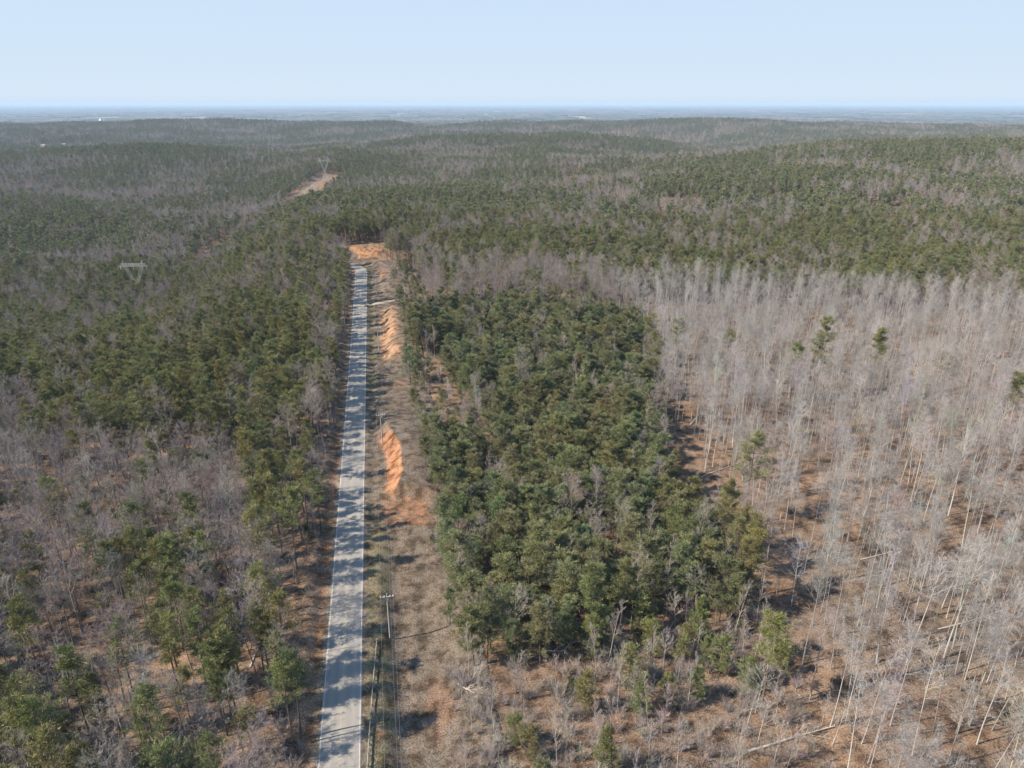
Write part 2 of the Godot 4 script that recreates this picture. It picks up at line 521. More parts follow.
func verge_colour(d: float, t: float) -> Color:
	var x := road_x(d) + t / 0.983
	var a := n_mid.get_noise_2d(x * 3.0, d * 3.0)
	var f := n_fine.get_noise_2d(x * 1.7, d * 1.7)
	var streak := n_fine.get_noise_2d(t * 3.2, d * 0.25)
	var c := mixed(STRAW, DRAB, 0.55 + 0.6 * a + 0.5 * streak)
	if t < -3.0:
		c = mixed(LITTER, LEAF, 0.5 + a + 0.3 * f)
		c = mixed(c, CLAY, clampf(0.15 + 0.9 * a + 0.4 * f, 0.0, 0.8) * ss(-4.0, -4.4, t) * (1.0 - ss(-4.9, -5.6, t)))
		return mixed(c, Color(0.3, 0.24, 0.19), ss(-4.4, -3.9, t + 0.4 * f))
	c = mixed(c, Color(0.27, 0.222, 0.175), (0.35 + 0.5 * f) * (1.0 - ss(4.2, 5.2, t + 0.5 * a)))
	c = mixed(c, MOSSY, clampf((1.0 - ss(135.0, 165.0, d)) * ss(3.6, 4.4, t) * (1.0 - ss(6.5, 9.0, t + a * 2.0)) * (0.55 + 0.8 * f), 0.0, 0.75))
	c = mixed(c, MOSSY, clampf(ss(205.0, 240.0, d) * ss(3.8, 4.6, t) * (1.0 - ss(6.5, 8.0, t)) * (0.4 + 0.8 * a), 0.0, 0.7))
	# vehicle and water tracks down the cleared strip
	c = mixed(c, Color(0.135, 0.11, 0.095), 0.6 * clampf(1.0 - absf(t - 9.5 - 1.2 * n_mid.get_noise_1d(d * 3.0) + f * 0.6) / 0.7, 0.0, 1.0) * (1.0 - ss(130.0, 150.0, d)))
	c = mixed(c, Color(0.25, 0.19, 0.142), 0.6 * clampf(1.0 - absf(t - 11.6 - 1.2 * n_mid.get_noise_1d(d * 3.0) + f * 0.6) / 0.8, 0.0, 1.0) * (1.0 - ss(130.0, 150.0, d)))
	# raw clay
	var wob := 0.9 * f + 1.3 * a
	var e := cut_edge(d) + 0.08 * n_mid.get_noise_1d(d * 14.0)
	var k := ss(156.5, 158.5, d + 0.3 * wob + 0.35 * (t - 13.0)) * (1.0 - ss(187.0, 193.0, d + wob)) * ss(e - 5.2, e - 3.6, t + 0.5 * wob) * (1.0 - ss(e - 0.2, e + 0.35, t + 0.15 * wob))
	var top := ss(156.0, 160.0, d) * (1.0 - ss(198.0, 214.0, d)) * ss(e, e + 0.6, t)
	c = mixed(c, Color(0.18, 0.152, 0.13), top * 0.85)
	c = mixed(c, Color(0.42, 0.215, 0.125), k * (0.9 + 0.2 * f))
	c = mixed(c, Color(0.50, 0.30, 0.19), k * clampf(1.0 - absf(t - e + 0.5 + 0.2 * wob) / 0.45, 0.0, 1.0) * (1.0 - ss(176.0, 186.0, d)))
	var apron := ss(142.0, 146.0, d + wob) * (1.0 - ss(155.0, 159.0, d + wob + 0.3 * (t - 13.0))) * ss(6.0, 9.0, t + wob) * (1.0 - ss(17.0, 21.0, t + wob))
	c = mixed(c, CLAY, clampf(apron * (0.5 + 1.5 * n_fine.get_noise_2d(t * 2.0 + d * 1.2, d * 2.2 - t)), 0.0, 0.9))
	var second := ss(254.0, 262.0, d + 2.5 * wob) * (1.0 - ss(324.0, 331.0, d + 2.0 * wob)) * ss(8.4, 10.0, t + 0.8 * wob) * (1.0 - ss(15.5, 18.5, t + wob))
	c = mixed(c, Color(0.42, 0.265, 0.17), clampf(second * (0.75 + 1.1 * a + 0.4 * f), 0.0, 1.0))
	c = mixed(c, CLAY, clampf(ss(360.0, 375.0, d) * (1.0 - ss(398.0, 416.0, d)) * ss(9.0, 11.0, t + wob) * (1.0 - ss(13.0, 15.0, t + wob)) * (0.3 + 1.6 * a), 0.0, 0.8))
	c = mixed(c, Color(0.175, 0.145, 0.125), ss(345.0, 355.0, d) * ss(12.0, 14.0, t) * 0.7)
	c = mixed(c, CLAY, 0.8 * clampf(1.0 - Vector2((d - 84.0) * 0.7, t - 6.3).length() / 0.9, 0.0, 1.0))
	c = mixed(c, CLAY, clampf(ss(12.0, 15.5, t) * (1.0 - ss(17.0, 20.0, t)) * (n_mid.get_noise_2d(d * 2.0, 40.0) + a * 0.6 - 0.25) * 1.2, 0.0, 0.3))
	return c

# ------------------------------------------------------------------ sheets of ground
func sheet(rows: int, cols: int, at: Callable, colour: Callable, uv: Callable, mat: Material, closed := false) -> ArrayMesh:
	var v := PackedVector3Array()
	var n := PackedVector3Array()
	var c := PackedColorArray()
	var t := PackedVector2Array()
	var ix := PackedInt32Array()
	for i in rows:
		for j in cols:
			var p: Vector3 = at.call(i, j)
			v.append(p)
			c.append(colour.call(i, j, p))
			t.append(uv.call(i, j, p))
	n.resize(v.size())
	for i in rows:
		for j in cols:
			var a := v[maxi(i - 1, 0) * cols + j]
			var b := v[mini(i + 1, rows - 1) * cols + j]
			var l := v[i * cols + (maxi(j - 1, 0) if not closed else (j - 1 + cols) % cols)]
			var r := v[i * cols + (mini(j + 1, cols - 1) if not closed else (j + 1) % cols)]
			var q := (b - a).cross(r - l).normalized()
			n[i * cols + j] = q if q.y >= 0 else -q
	for i in rows - 1:
		for j in (cols if closed else cols - 1):
			var k := (j + 1) % cols
			ix.append_array([i * cols + j, (i + 1) * cols + j, (i + 1) * cols + k, i * cols + j, (i + 1) * cols + k, i * cols + k])
	var arr := []
	arr.resize(Mesh.ARRAY_MAX)
	arr[Mesh.ARRAY_VERTEX] = v
	arr[Mesh.ARRAY_NORMAL] = n
	arr[Mesh.ARRAY_COLOR] = c
	arr[Mesh.ARRAY_TEX_UV] = t
	arr[Mesh.ARRAY_TEX_UV2] = t
	arr[Mesh.ARRAY_INDEX] = ix
	var m := ArrayMesh.new()
	m.add_surface_from_arrays(Mesh.PRIMITIVE_TRIANGLES, arr)
	m.surface_set_material(0, mat)
	return m

func structure(called: String, m: Mesh) -> MeshInstance3D:
	var o := part(called, m, self)
	o.set_meta("kind", "structure")
	return o

func make_ground() -> void:
	var ang := []
	var a := -56.0
	while a < 56.0:
		ang.append(deg_to_rad(a)); a += 0.36
	while a < 304.0:
		ang.append(deg_to_rad(a)); a += 4.0
	var rad := []
	var r := 4.0
	while r < 52000.0:
		rad.append(r)
		r *= 1.2 if r < 34.0 else (1.0165 if r < 900.0 else 1.022)
	var at := func(i: int, j: int) -> Vector3:
		var x: float = rad[i] * sin(ang[j])
		var d: float = rad[i] * cos(ang[j])
		var h := height(x, d)
		var t := lateral(x, d)
		if d > -60.0 and d < 470.0:
			h -= 1.3 * ss(-8.4, -6.0, t) * (1.0 - ss(23.0, 25.4, t)) * (1.0 - ss(455.0, 468.0, d))
		return Vector3(x, h, -d)
	var col := func(_i: int, _j: int, p: Vector3) -> Color: return site_colour(p.x, -p.z)
	var uv := func(_i: int, _j: int, p: Vector3) -> Vector2: return Vector2(p.x, p.z)
	structure("ground", sheet(rad.size(), ang.size(), at, col, uv, M.soil, true))

func site_colour(x: float, d: float) -> Color:
	var c := ground_colour(x, d)
	var w := n_mid.get_noise_2d(x * 3.0, d * 3.0)
	if d > 425.0 and d < 500.0:
		var q := (x + 97.0) * 0.95
		var k := ss(446.0, 450.0, d - 0.02 * q * q + 5.0 * w) * (1.0 - ss(458.0, 464.0, d - 0.02 * q * q + 4.0 * w)) * (1.0 - ss(9.0, 14.0, absf(q + 2.0) + 6.0 * w)) * (0.85 + 0.6 * n_fine.get_noise_2d(x, d))
		c = mixed(c, Color(0.43, 0.235, 0.125), k)
	for hs in house_spots:
		if absf(x - hs.x * d / hs.y) < 14.0 and d < hs.y + 12.0 and d > hs.y - 145.0: c = Color(0.14, 0.135, 0.08)
	# cleared way under the pylons
	var e := line_gap(x, d)
	if e < 40.0:
		var m := 1.0 - ss(22.0, 30.0, e + 4.0 * w)
		c = mixed(c, mixed(STRAW * 1.25, CLAY, clampf(0.15 + 1.5 * n_mid.get_noise_2d(x, d + 70.0), 0.0, 0.9)), m)
	return c

const PYLONS := [Vector2(-253, 470), Vector2(-266, 1050), Vector2(-309, 1560), Vector2(-352, 2100)]
func line_gap(x: float, d: float) -> float:
	if d < 850.0 or d > 1700.0 or (d > 1120.0 and d < 1430.0): return 1000.0
	var best := 1000.0
	var p := Vector2(x, d)
	var from := Vector2(-240, 150)
	for q in PYLONS:
		best = minf(best, p.distance_to(Geometry2D.get_closest_point_to_segment(p, from, q)))
		from = q
	return best

# old clear-cuts on the slopes: pixel of the middle, half-width and half-depth in metres
var cuts := []
func cleared(x: float, d: float) -> bool:
	for q in cuts:
		var e: float = pow((x - q[0]) / q[2], 2.0) + pow((d - q[1]) / q[3], 2.0)
		if e + 0.9 * n_mid.get_noise_2d(x, d) < 0.8 and n_fine.get_noise_2d(x, d) < 0.28: return true
	return false

func mark_cuts() -> void:
	for q in [[675, 204, 34.0, 42.0], [600, 198, 30.0, 26.0], [655, 170, 40.0, 24.0], [725, 182, 44.0, 30.0], [560, 176, 40.0, 24.0], [780, 205, 26.0, 20.0], [885, 215, 20.0, 24.0]]:
		var p := on_ground(q[0], q[1])
		cuts.append([p.x, -p.z, q[2], q[3]])

func make_road() -> void:
	var rows := 1030
	var ts := []
	var t := -9.0
	while t <= 26.0:
		ts.append(t); t += 0.45
	var at := func(i: int, j: int) -> Vector3:
		var d := -45.0 + i * 0.5
		var q: float = ts[j]
		var x: float = road_x(d) + q / 0.983
		var h := height(x, d)
		if q > 4.0 or q < -4.0: h += (0.12 if d < 150.0 else 0.05) * n_fine.get_noise_2d(x * 2.2, d * 2.2)
		if j == 0 or j == ts.size() - 1 or i == rows - 1: h -= 0.6
		return Vector3(x, h, -d)
	var col := func(i: int, j: int, _p: Vector3) -> Color: return verge_colour(-45.0 + i * 0.5, ts[j])
	var uv := func(_i: int, _j: int, p: Vector3) -> Vector2: return Vector2(p.x, p.z)
	structure("verge", sheet(rows, ts.size(), at, col, uv, M.soil))
	var n := 512
	var lanes := [-3.4, -3.2, -2.9, -2.4, -2.0, -1.5, -1.0, -0.5, -0.18, 0.0, 0.18, 0.5, 1.0, 1.5, 2.0, 2.4, 2.9, 3.2, 3.4]
	var rat := func(i: int, j: int) -> Vector3:
		var d := -45.0 + i
		var q: float = lanes[j]
		return Vector3(road_x(d) + q / 0.983, road_y(d) + 0.09 - 0.018 * absf(q) + (-0.25 if j == 0 or j == 18 else 0.0), -d)
	var rcol := func(i: int, j: int, _p: Vector3) -> Color:
		var q := absf(lanes[j])
		var k := 0.24 + 0.022 * n_fine.get_noise_2d(j * 40.0, i * 0.16) - 0.022 * (1.0 if absf(q - 1.0) < 0.3 or absf(q - 2.4) < 0.3 else 0.0) + 0.012 * n_fine.get_noise_2d(j * 9.0, i * 0.03 + 70.0)
		return Color(k, k * 0.92, k * 0.83)
	var ruv := func(i: int, j: int, _p: Vector3) -> Vector2: return Vector2(lanes[j], i)
	structure("road", sheet(n, lanes.size(), rat, rcol, ruv, M.road))
	for e in [[-3.0, 0.06, Color(0.36, 0.355, 0.34)], [3.0, 0.06, Color(0.36, 0.355, 0.34)], [-0.09, 0.05, Color(0.27, 0.232, 0.165)], [0.09, 0.05, Color(0.27, 0.232, 0.165)]]:
		var lat := func(i: int, j: int) -> Vector3:
			var d := -45.0 + i
			var q: float = e[0] + (j * 2 - 1) * e[1]
			return Vector3(road_x(d) + q / 0.983, road_y(d) + 0.096 - 0.018 * absf(q), -d)
		var lcol := func(i: int, _j: int, _p: Vector3) -> Color:
			var k := 1.0 + 0.12 * n_fine.get_noise_2d(i * 3.0, e[0] * 50.0)
			return Color(e[2].r * k, e[2].g * k, e[2].b * k)
		structure("road_edge_line" if e[1] > 0.055 else "road_centre_line", sheet(n, 2, lat, lcol, ruv, M.paint))
	# gravel track leaving the verge
	var dat := func(i: int, j: int) -> Vector3:
		var f := i / 29.0
		var q := lerpf(3.1, 24.0, f)
		var d := 337.0 + 11.0 * pow(f, 1.3) + (2 - j) * 0.75 * (1.0 + 0.8 * pow(1.0 - f, 4.0)) + 0.2 * n_fine.get_noise_2d(i * 6.0, j * 30.0)
		var x := road_x(d) + q / 0.983
		return Vector3(x, height(x, d) + (0.3 if j > 0 and j < 4 else -0.15), -d)
	var dcol := func(i: int, j: int, _p: Vector3) -> Color:
		var k := 0.40 + 0.04 * n_fine.get_noise_2d(i * 9.0, j * 30.0)
		return Color(k, k * 0.89, k * 0.74)
	structure("gravel_track", sheet(30, 5, dat, dcol, func(_i, _j, p): return Vector2(p.x, p.z), M.soil))

# ------------------------------------------------------------------ roadside things
func make_guard_rail() -> void:
	var steel := Color(0.36, 0.37, 0.375)
	var o := thing("guard_rail", "galvanised steel guard rail along the edge of the pale road", "guard rail", Vector3(road_x(95.0) + 5.2, road_y(95.0), -95.0))
	var side := func(d: float) -> Vector3:
		var q := 3.95 + 1.9 * pow(clampf((d - 70.0) / 34.0, 0.0, 1.0), 1.3)
		return Vector3(road_x(d) + q / 0.983, height(road_x(d) + q / 0.983, d), -d) - o.position
	var d := 40.0
	while d < 104.0:
		var g := Geo.new()
		var p: Vector3 = side.call(d)
		g.box(p + Vector3(0.12, 0.32, 0), Vector3(0.12, 1.05, 0.16), Color(0.3, 0.27, 0.23))
		part("post", g.mesh(M.steel), o)
		d += 1.905
	var prof := [Vector2(0.0, 0.48), Vector2(-0.085, 0.53), Vector2(-0.085, 0.58), Vector2(0.0, 0.64), Vector2(-0.085, 0.70), Vector2(-0.085, 0.75), Vector2(0.0, 0.80), Vector2(0.025, 0.80), Vector2(0.025, 0.48)]
	var b := Geo.new()
	for i in 34:
		var p: Vector3 = side.call(38.0 + i * 1.95)
		var q: Vector3 = side.call(38.0 + (i + 1) * 1.95)
		for k in prof.size() - 1:
			var s: Vector2 = prof[k]
			var e: Vector2 = prof[k + 1]
			b.quad(p + Vector3(s.x, s.y, 0), q + Vector3(s.x, s.y, 0), q + Vector3(e.x, e.y, 0), p + Vector3(e.x, e.y, 0), steel)
	part("rail", b.mesh(M.steel), o)
	var t := Geo.new()
	var z: Vector3 = side.call(104.6)
	t.box(z + Vector3(-0.02, 0.62, 0), Vector3(0.34, 0.42, 0.28), Color(0.45, 0.45, 0.43))
	part("end_terminal", t.mesh(M.steel), o)

func utility_pole(at: Vector3, turn: float, label: String) -> Node3D:
	var o := thing("utility_pole", label, "utility pole", at, turn, "utility poles along the cleared strip")
	var g := Geo.new()
	g.tube([Vector3(0, -0.5, 0), Vector3(0, 5, 0), Vector3(0, 10.2, 0)], [0.17, 0.14, 0.11], 8, Color(0.34, 0.32, 0.29))
	part("pole", g.mesh(M.plant), o)
	var a := Geo.new()
	a.box(Vector3(0, 9.5, 0.14), Vector3(2.5, 0.13, 0.1), Color(0.42, 0.42, 0.41))
	part("crossarm", a.mesh(M.plant), o)
	for s in [-1, 1]:
		var br := Geo.new()
		br.tube([Vector3(s * 0.75, 9.45, 0.14), Vector3(0, 8.85, 0.14)], [0.025, 0.025], 4, Color(0.5, 0.5, 0.5))
		part("brace", br.mesh(M.plant), o)
	for x in [-1.15, -0.45, 0.6, 1.15]:
		var i := Geo.new()
		i.tube([Vector3(x, 9.56, 0.14), Vector3(x, 9.64, 0.14), Vector3(x, 9.7, 0.14), Vector3(x, 9.8, 0.14), Vector3(x, 9.86, 0.14)], [0.03, 0.09, 0.07, 0.09, 0.03], 7, Color(0.74, 0.76, 0.76))
		part("insulator", i.mesh(M.paint), o)
	return o

func span(a: Vector3, b: Vector3, sag: float, r: float, label: String, group: String) -> void:
	var o := thing("overhead_wire", label, "wire", a, 0.0, group)
	var g := Geo.new()
	var pts := []
	var rad := []
	for i in 13:
		var f := i / 12.0
		pts.append((b - a) * f - Vector3(0, sag * 4.0 * f * (1.0 - f), 0))
		rad.append(r)
	g.tube(pts, rad, 3, Color(0.3, 0.3, 0.31))
	part("conductor", g.mesh(M.steel), o)

func make_poles() -> void:
	var names := ["weathered grey utility pole beside the end of the guard rail", "utility pole in front of the orange crescent clay bank", "utility pole beside the patchy clay bank short of gravel track", "utility pole on the verge just past the gravel track"]
	var last := Vector3.ZERO
	var turn := atan(0.1865)
	var ds := [30.0, 107.0, 186.0, 271.0, 355.0]
	for i in 5:
		var d: float = ds[i]
		var x := road_x(d) + 8.4
		var at := Vector3(x, height(x, d), -d)
		if i > 0: utility_pole(at, turn, names[i - 1])
		if i > 0:
			for q in [-1.15, 0.6, 1.15]:
				var off := Vector3(q, 9.86, 0.14).rotated(Vector3.UP, turn)
				span(last + off, at + off, 1.1, 0.012, "%s overhead wire from %s to the next" % [{-1.15: "road-side", 0.6: "middle", 1.15: "woods-side"}[q], ["the pole behind the guard rail", "the pole beside the guard rail end", "the pole by the crescent bank", "the pole by the patchy bank"][i - 1]], "wires between the utility poles")
		last = at

func strut(g: Geo, a: Vector3, b: Vector3, r: float, col: Color) -> void:
	g.tube([a, b], [r, r], 4, col)

func make_pylon(at: Vector3, turn: float, label: String) -> void:
	var o := thing("transmission_tower", label, "pylon", at, turn, "steel pylons of the transmission line")
	var col := Color(0.36, 0.37, 0.38)
	var waist := 15.5
	var top := 28.0
	for sx in [-1, 1]:
		for sz in [-1, 1]:
			var g := Geo.new()
			strut(g, Vector3(sx * 3.4, -0.5, sz * 3.4), Vector3(sx * 1.1, waist, sz * 1.1), 0.09, col)
			part("leg", g.mesh(M.paint), o)
	var br := Geo.new()
	for k in 5:
		var y0 := waist * k / 5.0
		var y1 := waist * (k + 1) / 5.0
		var w0 := lerpf(3.4, 1.1, k / 5.0)
		var w1 := lerpf(3.4, 1.1, (k + 1) / 5.0)
		for s in [-1, 1]:
			strut(br, Vector3(-w0, y0, s * w0), Vector3(w1, y1, s * w1), 0.045, col)
			strut(br, Vector3(w0, y0, s * w0), Vector3(-w1, y1, s * w1), 0.045, col)
			strut(br, Vector3(s * w0, y0, -w0), Vector3(s * w1, y1, w1), 0.07, col)
			strut(br, Vector3(-w1, y1, s * w1), Vector3(w1, y1, s * w1), 0.045, col)
	part("bracing", br.mesh(M.paint), o)
	for s in [-1, 1]:
		var g := Geo.new()
		for z in [-1, 1]:
			strut(g, Vector3(s * 1.1, waist, z * 1.0), Vector3(s * 6.2, top, z * 0.7), 0.075, col)
			strut(g, Vector3(s * 0.2, waist + 0.4, z * 1.0), Vector3(s * 4.6, top, z * 0.7), 0.06, col)
			for k in 6:
				var f := k / 6.0
				var f2 := (k + 1) / 6.0
				strut(g, Vector3(lerpf(1.1, 6.2, f) * s, lerpf(waist, top, f), z * 0.9), Vector3(lerpf(0.2, 4.6, f2) * s, lerpf(waist + 0.4, top, f2), z * 0.9), 0.035, col)
		part("arm", g.mesh(M.paint), o)
		var pk := Geo.new()
		strut(pk, Vector3(s * 6.2, top + 1.4, 0.7), Vector3(s * 6.6, top + 4.2, 0), 0.1, col)
		strut(pk, Vector3(s * 5.0, top + 1.4, -0.7), Vector3(s * 6.6, top + 4.2, 0), 0.1, col)
		part("earth_wire_peak", pk.mesh(M.paint), o)
	var c := Geo.new()
	for y in [top, top + 1.4]:
		for z in [-0.7, 0.7]:
			var w := 9.5 if y == top else 8.0
			strut(c, Vector3(-w, y, z * 0.8), Vector3(w, y, z * 0.8), 0.08, col)
	for k in 16:
		for z in [-0.56, 0.56]:
			strut(c, Vector3(-8.0 + k, top + (0.0 if k % 2 else 1.4), z), Vector3(-7.0 + k, top + (1.4 if k % 2 else 0.0), z), 0.045, col)
	part("crossarm", c.mesh(M.paint), o)
	for x in [-8.6, 0.0, 8.6]:
		var i := Geo.new()
		strut(i, Vector3(x, top, 0), Vector3(x, top - 2.4, 0), 0.09, Color(0.55, 0.57, 0.57))
		part("insulator", i.mesh(M.paint), o)

func make_power_line() -> void:
	var names := ["lattice steel pylon rising out of unbroken pine canopy in the valley", "lattice steel pylon on the tan cleared way with bare clay at its feet", "far lattice steel pylon beyond the tan cleared way"]
	var last := Vector3.ZERO
	for i in 3:
		var q: Vector2 = PYLONS[i]
		var next: Vector2 = PYLONS[i + 1]
		var turn := atan2(-(next.x - q.x), next.y - q.y)
		var at := Vector3(q.x, height(q.x, q.y), -q.y)
		make_pylon(at, turn, names[i])
		if i > 0:
			for x in [-8.6, 0.0, 8.6]:
				var off := Vector3(x, 25.6, 0).rotated(Vector3.UP, turn)
				span(last + off, at + off, 9.0, 0.03, "%s conductor slung from the %s pylon to the next" % [{-8.6: "outer", 0.0: "middle", 8.6: "road-side"}[x], ["valley", "cleared way"][i - 1]], "conductors of the transmission line")
		last = at

func make_far_things() -> void:
	var p := on_plane(103.0, 128.0, -12.0)
	p.y = height(p.x, -p.z)
	var o := thing("water_tower", "white water tower standing above the far wooded ridge", "water tower", p)
	var top := on_plane(103.0, 119.0, 0.0)
	var dist := to_pixel(p).z
	var high := 44.0
	var g := Geo.new()
	g.tube([Vector3(0, -2, 0), Vector3(0, high * 0.5, 0), Vector3(0, high - 11.0, 0)], [2.6, 2.0, 2.2], 12, Color(0.8, 0.8, 0.79))
	part("pedestal", g.mesh(M.paint), o)
	var pts := []
	var rad := []
	for i in 13:
		var a := -PI / 2 + PI * i / 12.0
		pts.append(Vector3(0, high - 5.0 + 6.5 * sin(a), 0))
		rad.append(maxf(9.6 * cos(a), 0.05))
	var t := Geo.new()
	t.tube(pts, rad, 18, Color(0.82, 0.82, 0.81))
	part("tank", t.mesh(M.paint), o)
	for e in [[44.0, 146.5, "far house with tan walls and a pale roof among grey woods", Color(0.26, 0.22, 0.18), Color(0.19, 0.17, 0.155), 14.0], [64.0, 145.5, "far house with a grey-green metal roof among grey woods", Color(0.22, 0.22, 0.2), Color(0.13, 0.16, 0.155), 12.0]]:
		var q := on_ground(e[0], e[1])
		var h := thing("house", e[2], "house", q, R(-0.4, 0.4))
		house_spots.append(Vector2(q.x, -q.z))
		var w: float = e[5]
		var wall := Geo.new()
		wall.box(Vector3(0, 1.6, 0), Vector3(w, 3.6, 9), e[3])
		part("wall", wall.mesh(M.paint), h)
		var roof := Geo.new()
		var b := [Vector3(-w / 2 - 0.5, 3.3, -5), Vector3(w / 2 + 0.5, 3.3, -5), Vector3(w / 2 + 0.5, 3.3, 5), Vector3(-w / 2 - 0.5, 3.3, 5), Vector3(-w / 2 - 0.5, 6.4, 0), Vector3(w / 2 + 0.5, 6.4, 0)]
		roof.quad(b[3], b[2], b[5], b[4], e[4]); roof.quad(b[1], b[0], b[4], b[5], e[4])
		roof.tri(b[0], b[3], b[4], e[3]); roof.tri(b[2], b[1], b[5], e[3]); roof.quad(b[0], b[1], b[2], b[3], e[3])
		part("roof", roof.mesh(M.paint), h)
		for x in [-0.32, -0.12, 0.3]:
			var win := Geo.new()
			win.box(Vector3(x * w, 1.9, 4.52), Vector3(1.2, 1.3, 0.08), Color(0.06, 0.07, 0.08))
			part("window", win.mesh(M.paint), h)
		var door := Geo.new()
		door.box(Vector3(0.08 * w, 1.1, 4.52), Vector3(1.0, 2.1, 0.08), Color(0.2, 0.12, 0.08))
		part("door", door.mesh(M.paint), h)
var house_spots := []

func make_logs() -> void:
	# fallen trunks: two ends in the picture, both lying on the ground
	var wood := Color(0.40, 0.355, 0.31)
	var grey_wood := Color(0.36, 0.33, 0.30)
	for e in [
		[748, 752, 834, 727, 0.24, wood, "long pale fallen trunk with bare boughs under the leafless poplars"],
		[398, 690, 0, 0, 0, wood, ""],
		[468, 690, 478, 668, 0.13, grey_wood, "grey fallen trunk lying end-on at the edge of the cleared strip"],
		[458, 684, 474, 694, 0.12, wood, "short broken pale log beside the cleared strip"],
		[544, 651, 562, 652, 0.14, Color(0.55, 0.5, 0.44), "short bleached log in the grey brush below the pine grove"],
		[690, 425, 718, 405, 0.16, grey_wood, "arched fallen tree leaning out of the dark pine edge"],
		[700, 478, 742, 462, 0.14, grey_wood, "fallen trunk on dark litter between pines and bare stand"],
		[860, 560, 915, 545, 0.16, wood, "fallen trunk across the slope inside the bare poplar stand"],
		[938, 630, 1000, 612, 0.18, wood, "thick fallen trunk among close-set poplar stems"],
		[250, 668, 262, 640, 0.15, grey_wood, "fallen grey trunk between the yellow-green pines"],
		[128, 758, 180, 742, 0.14, grey_wood, "fallen limb on brown litter beneath thin-crowned pines"],
		[60, 655, 100, 668, 0.13, wood, "fallen pole lying over the open tan clearing"]]:
		if not e[6]: continue
		var a := on_ground(e[0], e[1])
		var b := on_ground(e[2], e[3])
		var o := thing("fallen_log", e[6], "log", a)
		var g := Geo.new()
		var n := 7
		var pts := []
		var rad := []
		for i in n:
			var f := i / float(n - 1)
			var p := a.lerp(b, f) + Vector3(R(-0.08, 0.08), 0, R(-0.08, 0.08))
			p.y = height(p.x, -p.z) + e[4] * 0.8 + (1.6 * sin(PI * f) if e[0] == 690 else 0.15 * f)
			pts.append(p - a)
			rad.append(e[4] * lerpf(1.0, 0.35, f))
		g.tube(pts, rad, 7, e[5])
		part("trunk", g.mesh(M.plant), o)
		var c := Geo.new()
		var cfg := {"levels": 2, "kids": [5, 4], "bare": 0.25, "fork": 0.7, "up": 0.4, "bark": e[5], "twig": e[5], "twig2": e[5] * 0.85, "twig_r": 0.02}
		for i in 7:
			var k := rng.randi_range(3, n - 1)
			var dir := around(((pts[n - 1] - pts[0]) as Vector3).normalized(), R(0.5, 1.0))
			dir.y = absf(dir.y) * 0.7
			limb(c, pts[k], dir.normalized(), R(1.2, 3.2), 0.05, 0, cfg)
		part("branch", c.mesh(M.plant), o)

# ------------------------------------------------------------------ the woods
var relief_cache := {}
func relief(x: float, d: float) -> float:
	var key := Vector2i(roundi(x / 50.0), roundi(d / 50.0))
	if not relief_cache.has(key):
		var cx := key.x * 50.0
		var cd := key.y * 50.0
		relief_cache[key] = height(cx, cd) - 0.25 * (height(cx + 170.0, cd) + height(cx - 170.0, cd) + height(cx, cd + 170.0) + height(cx, cd - 170.0))
	return relief_cache[key]

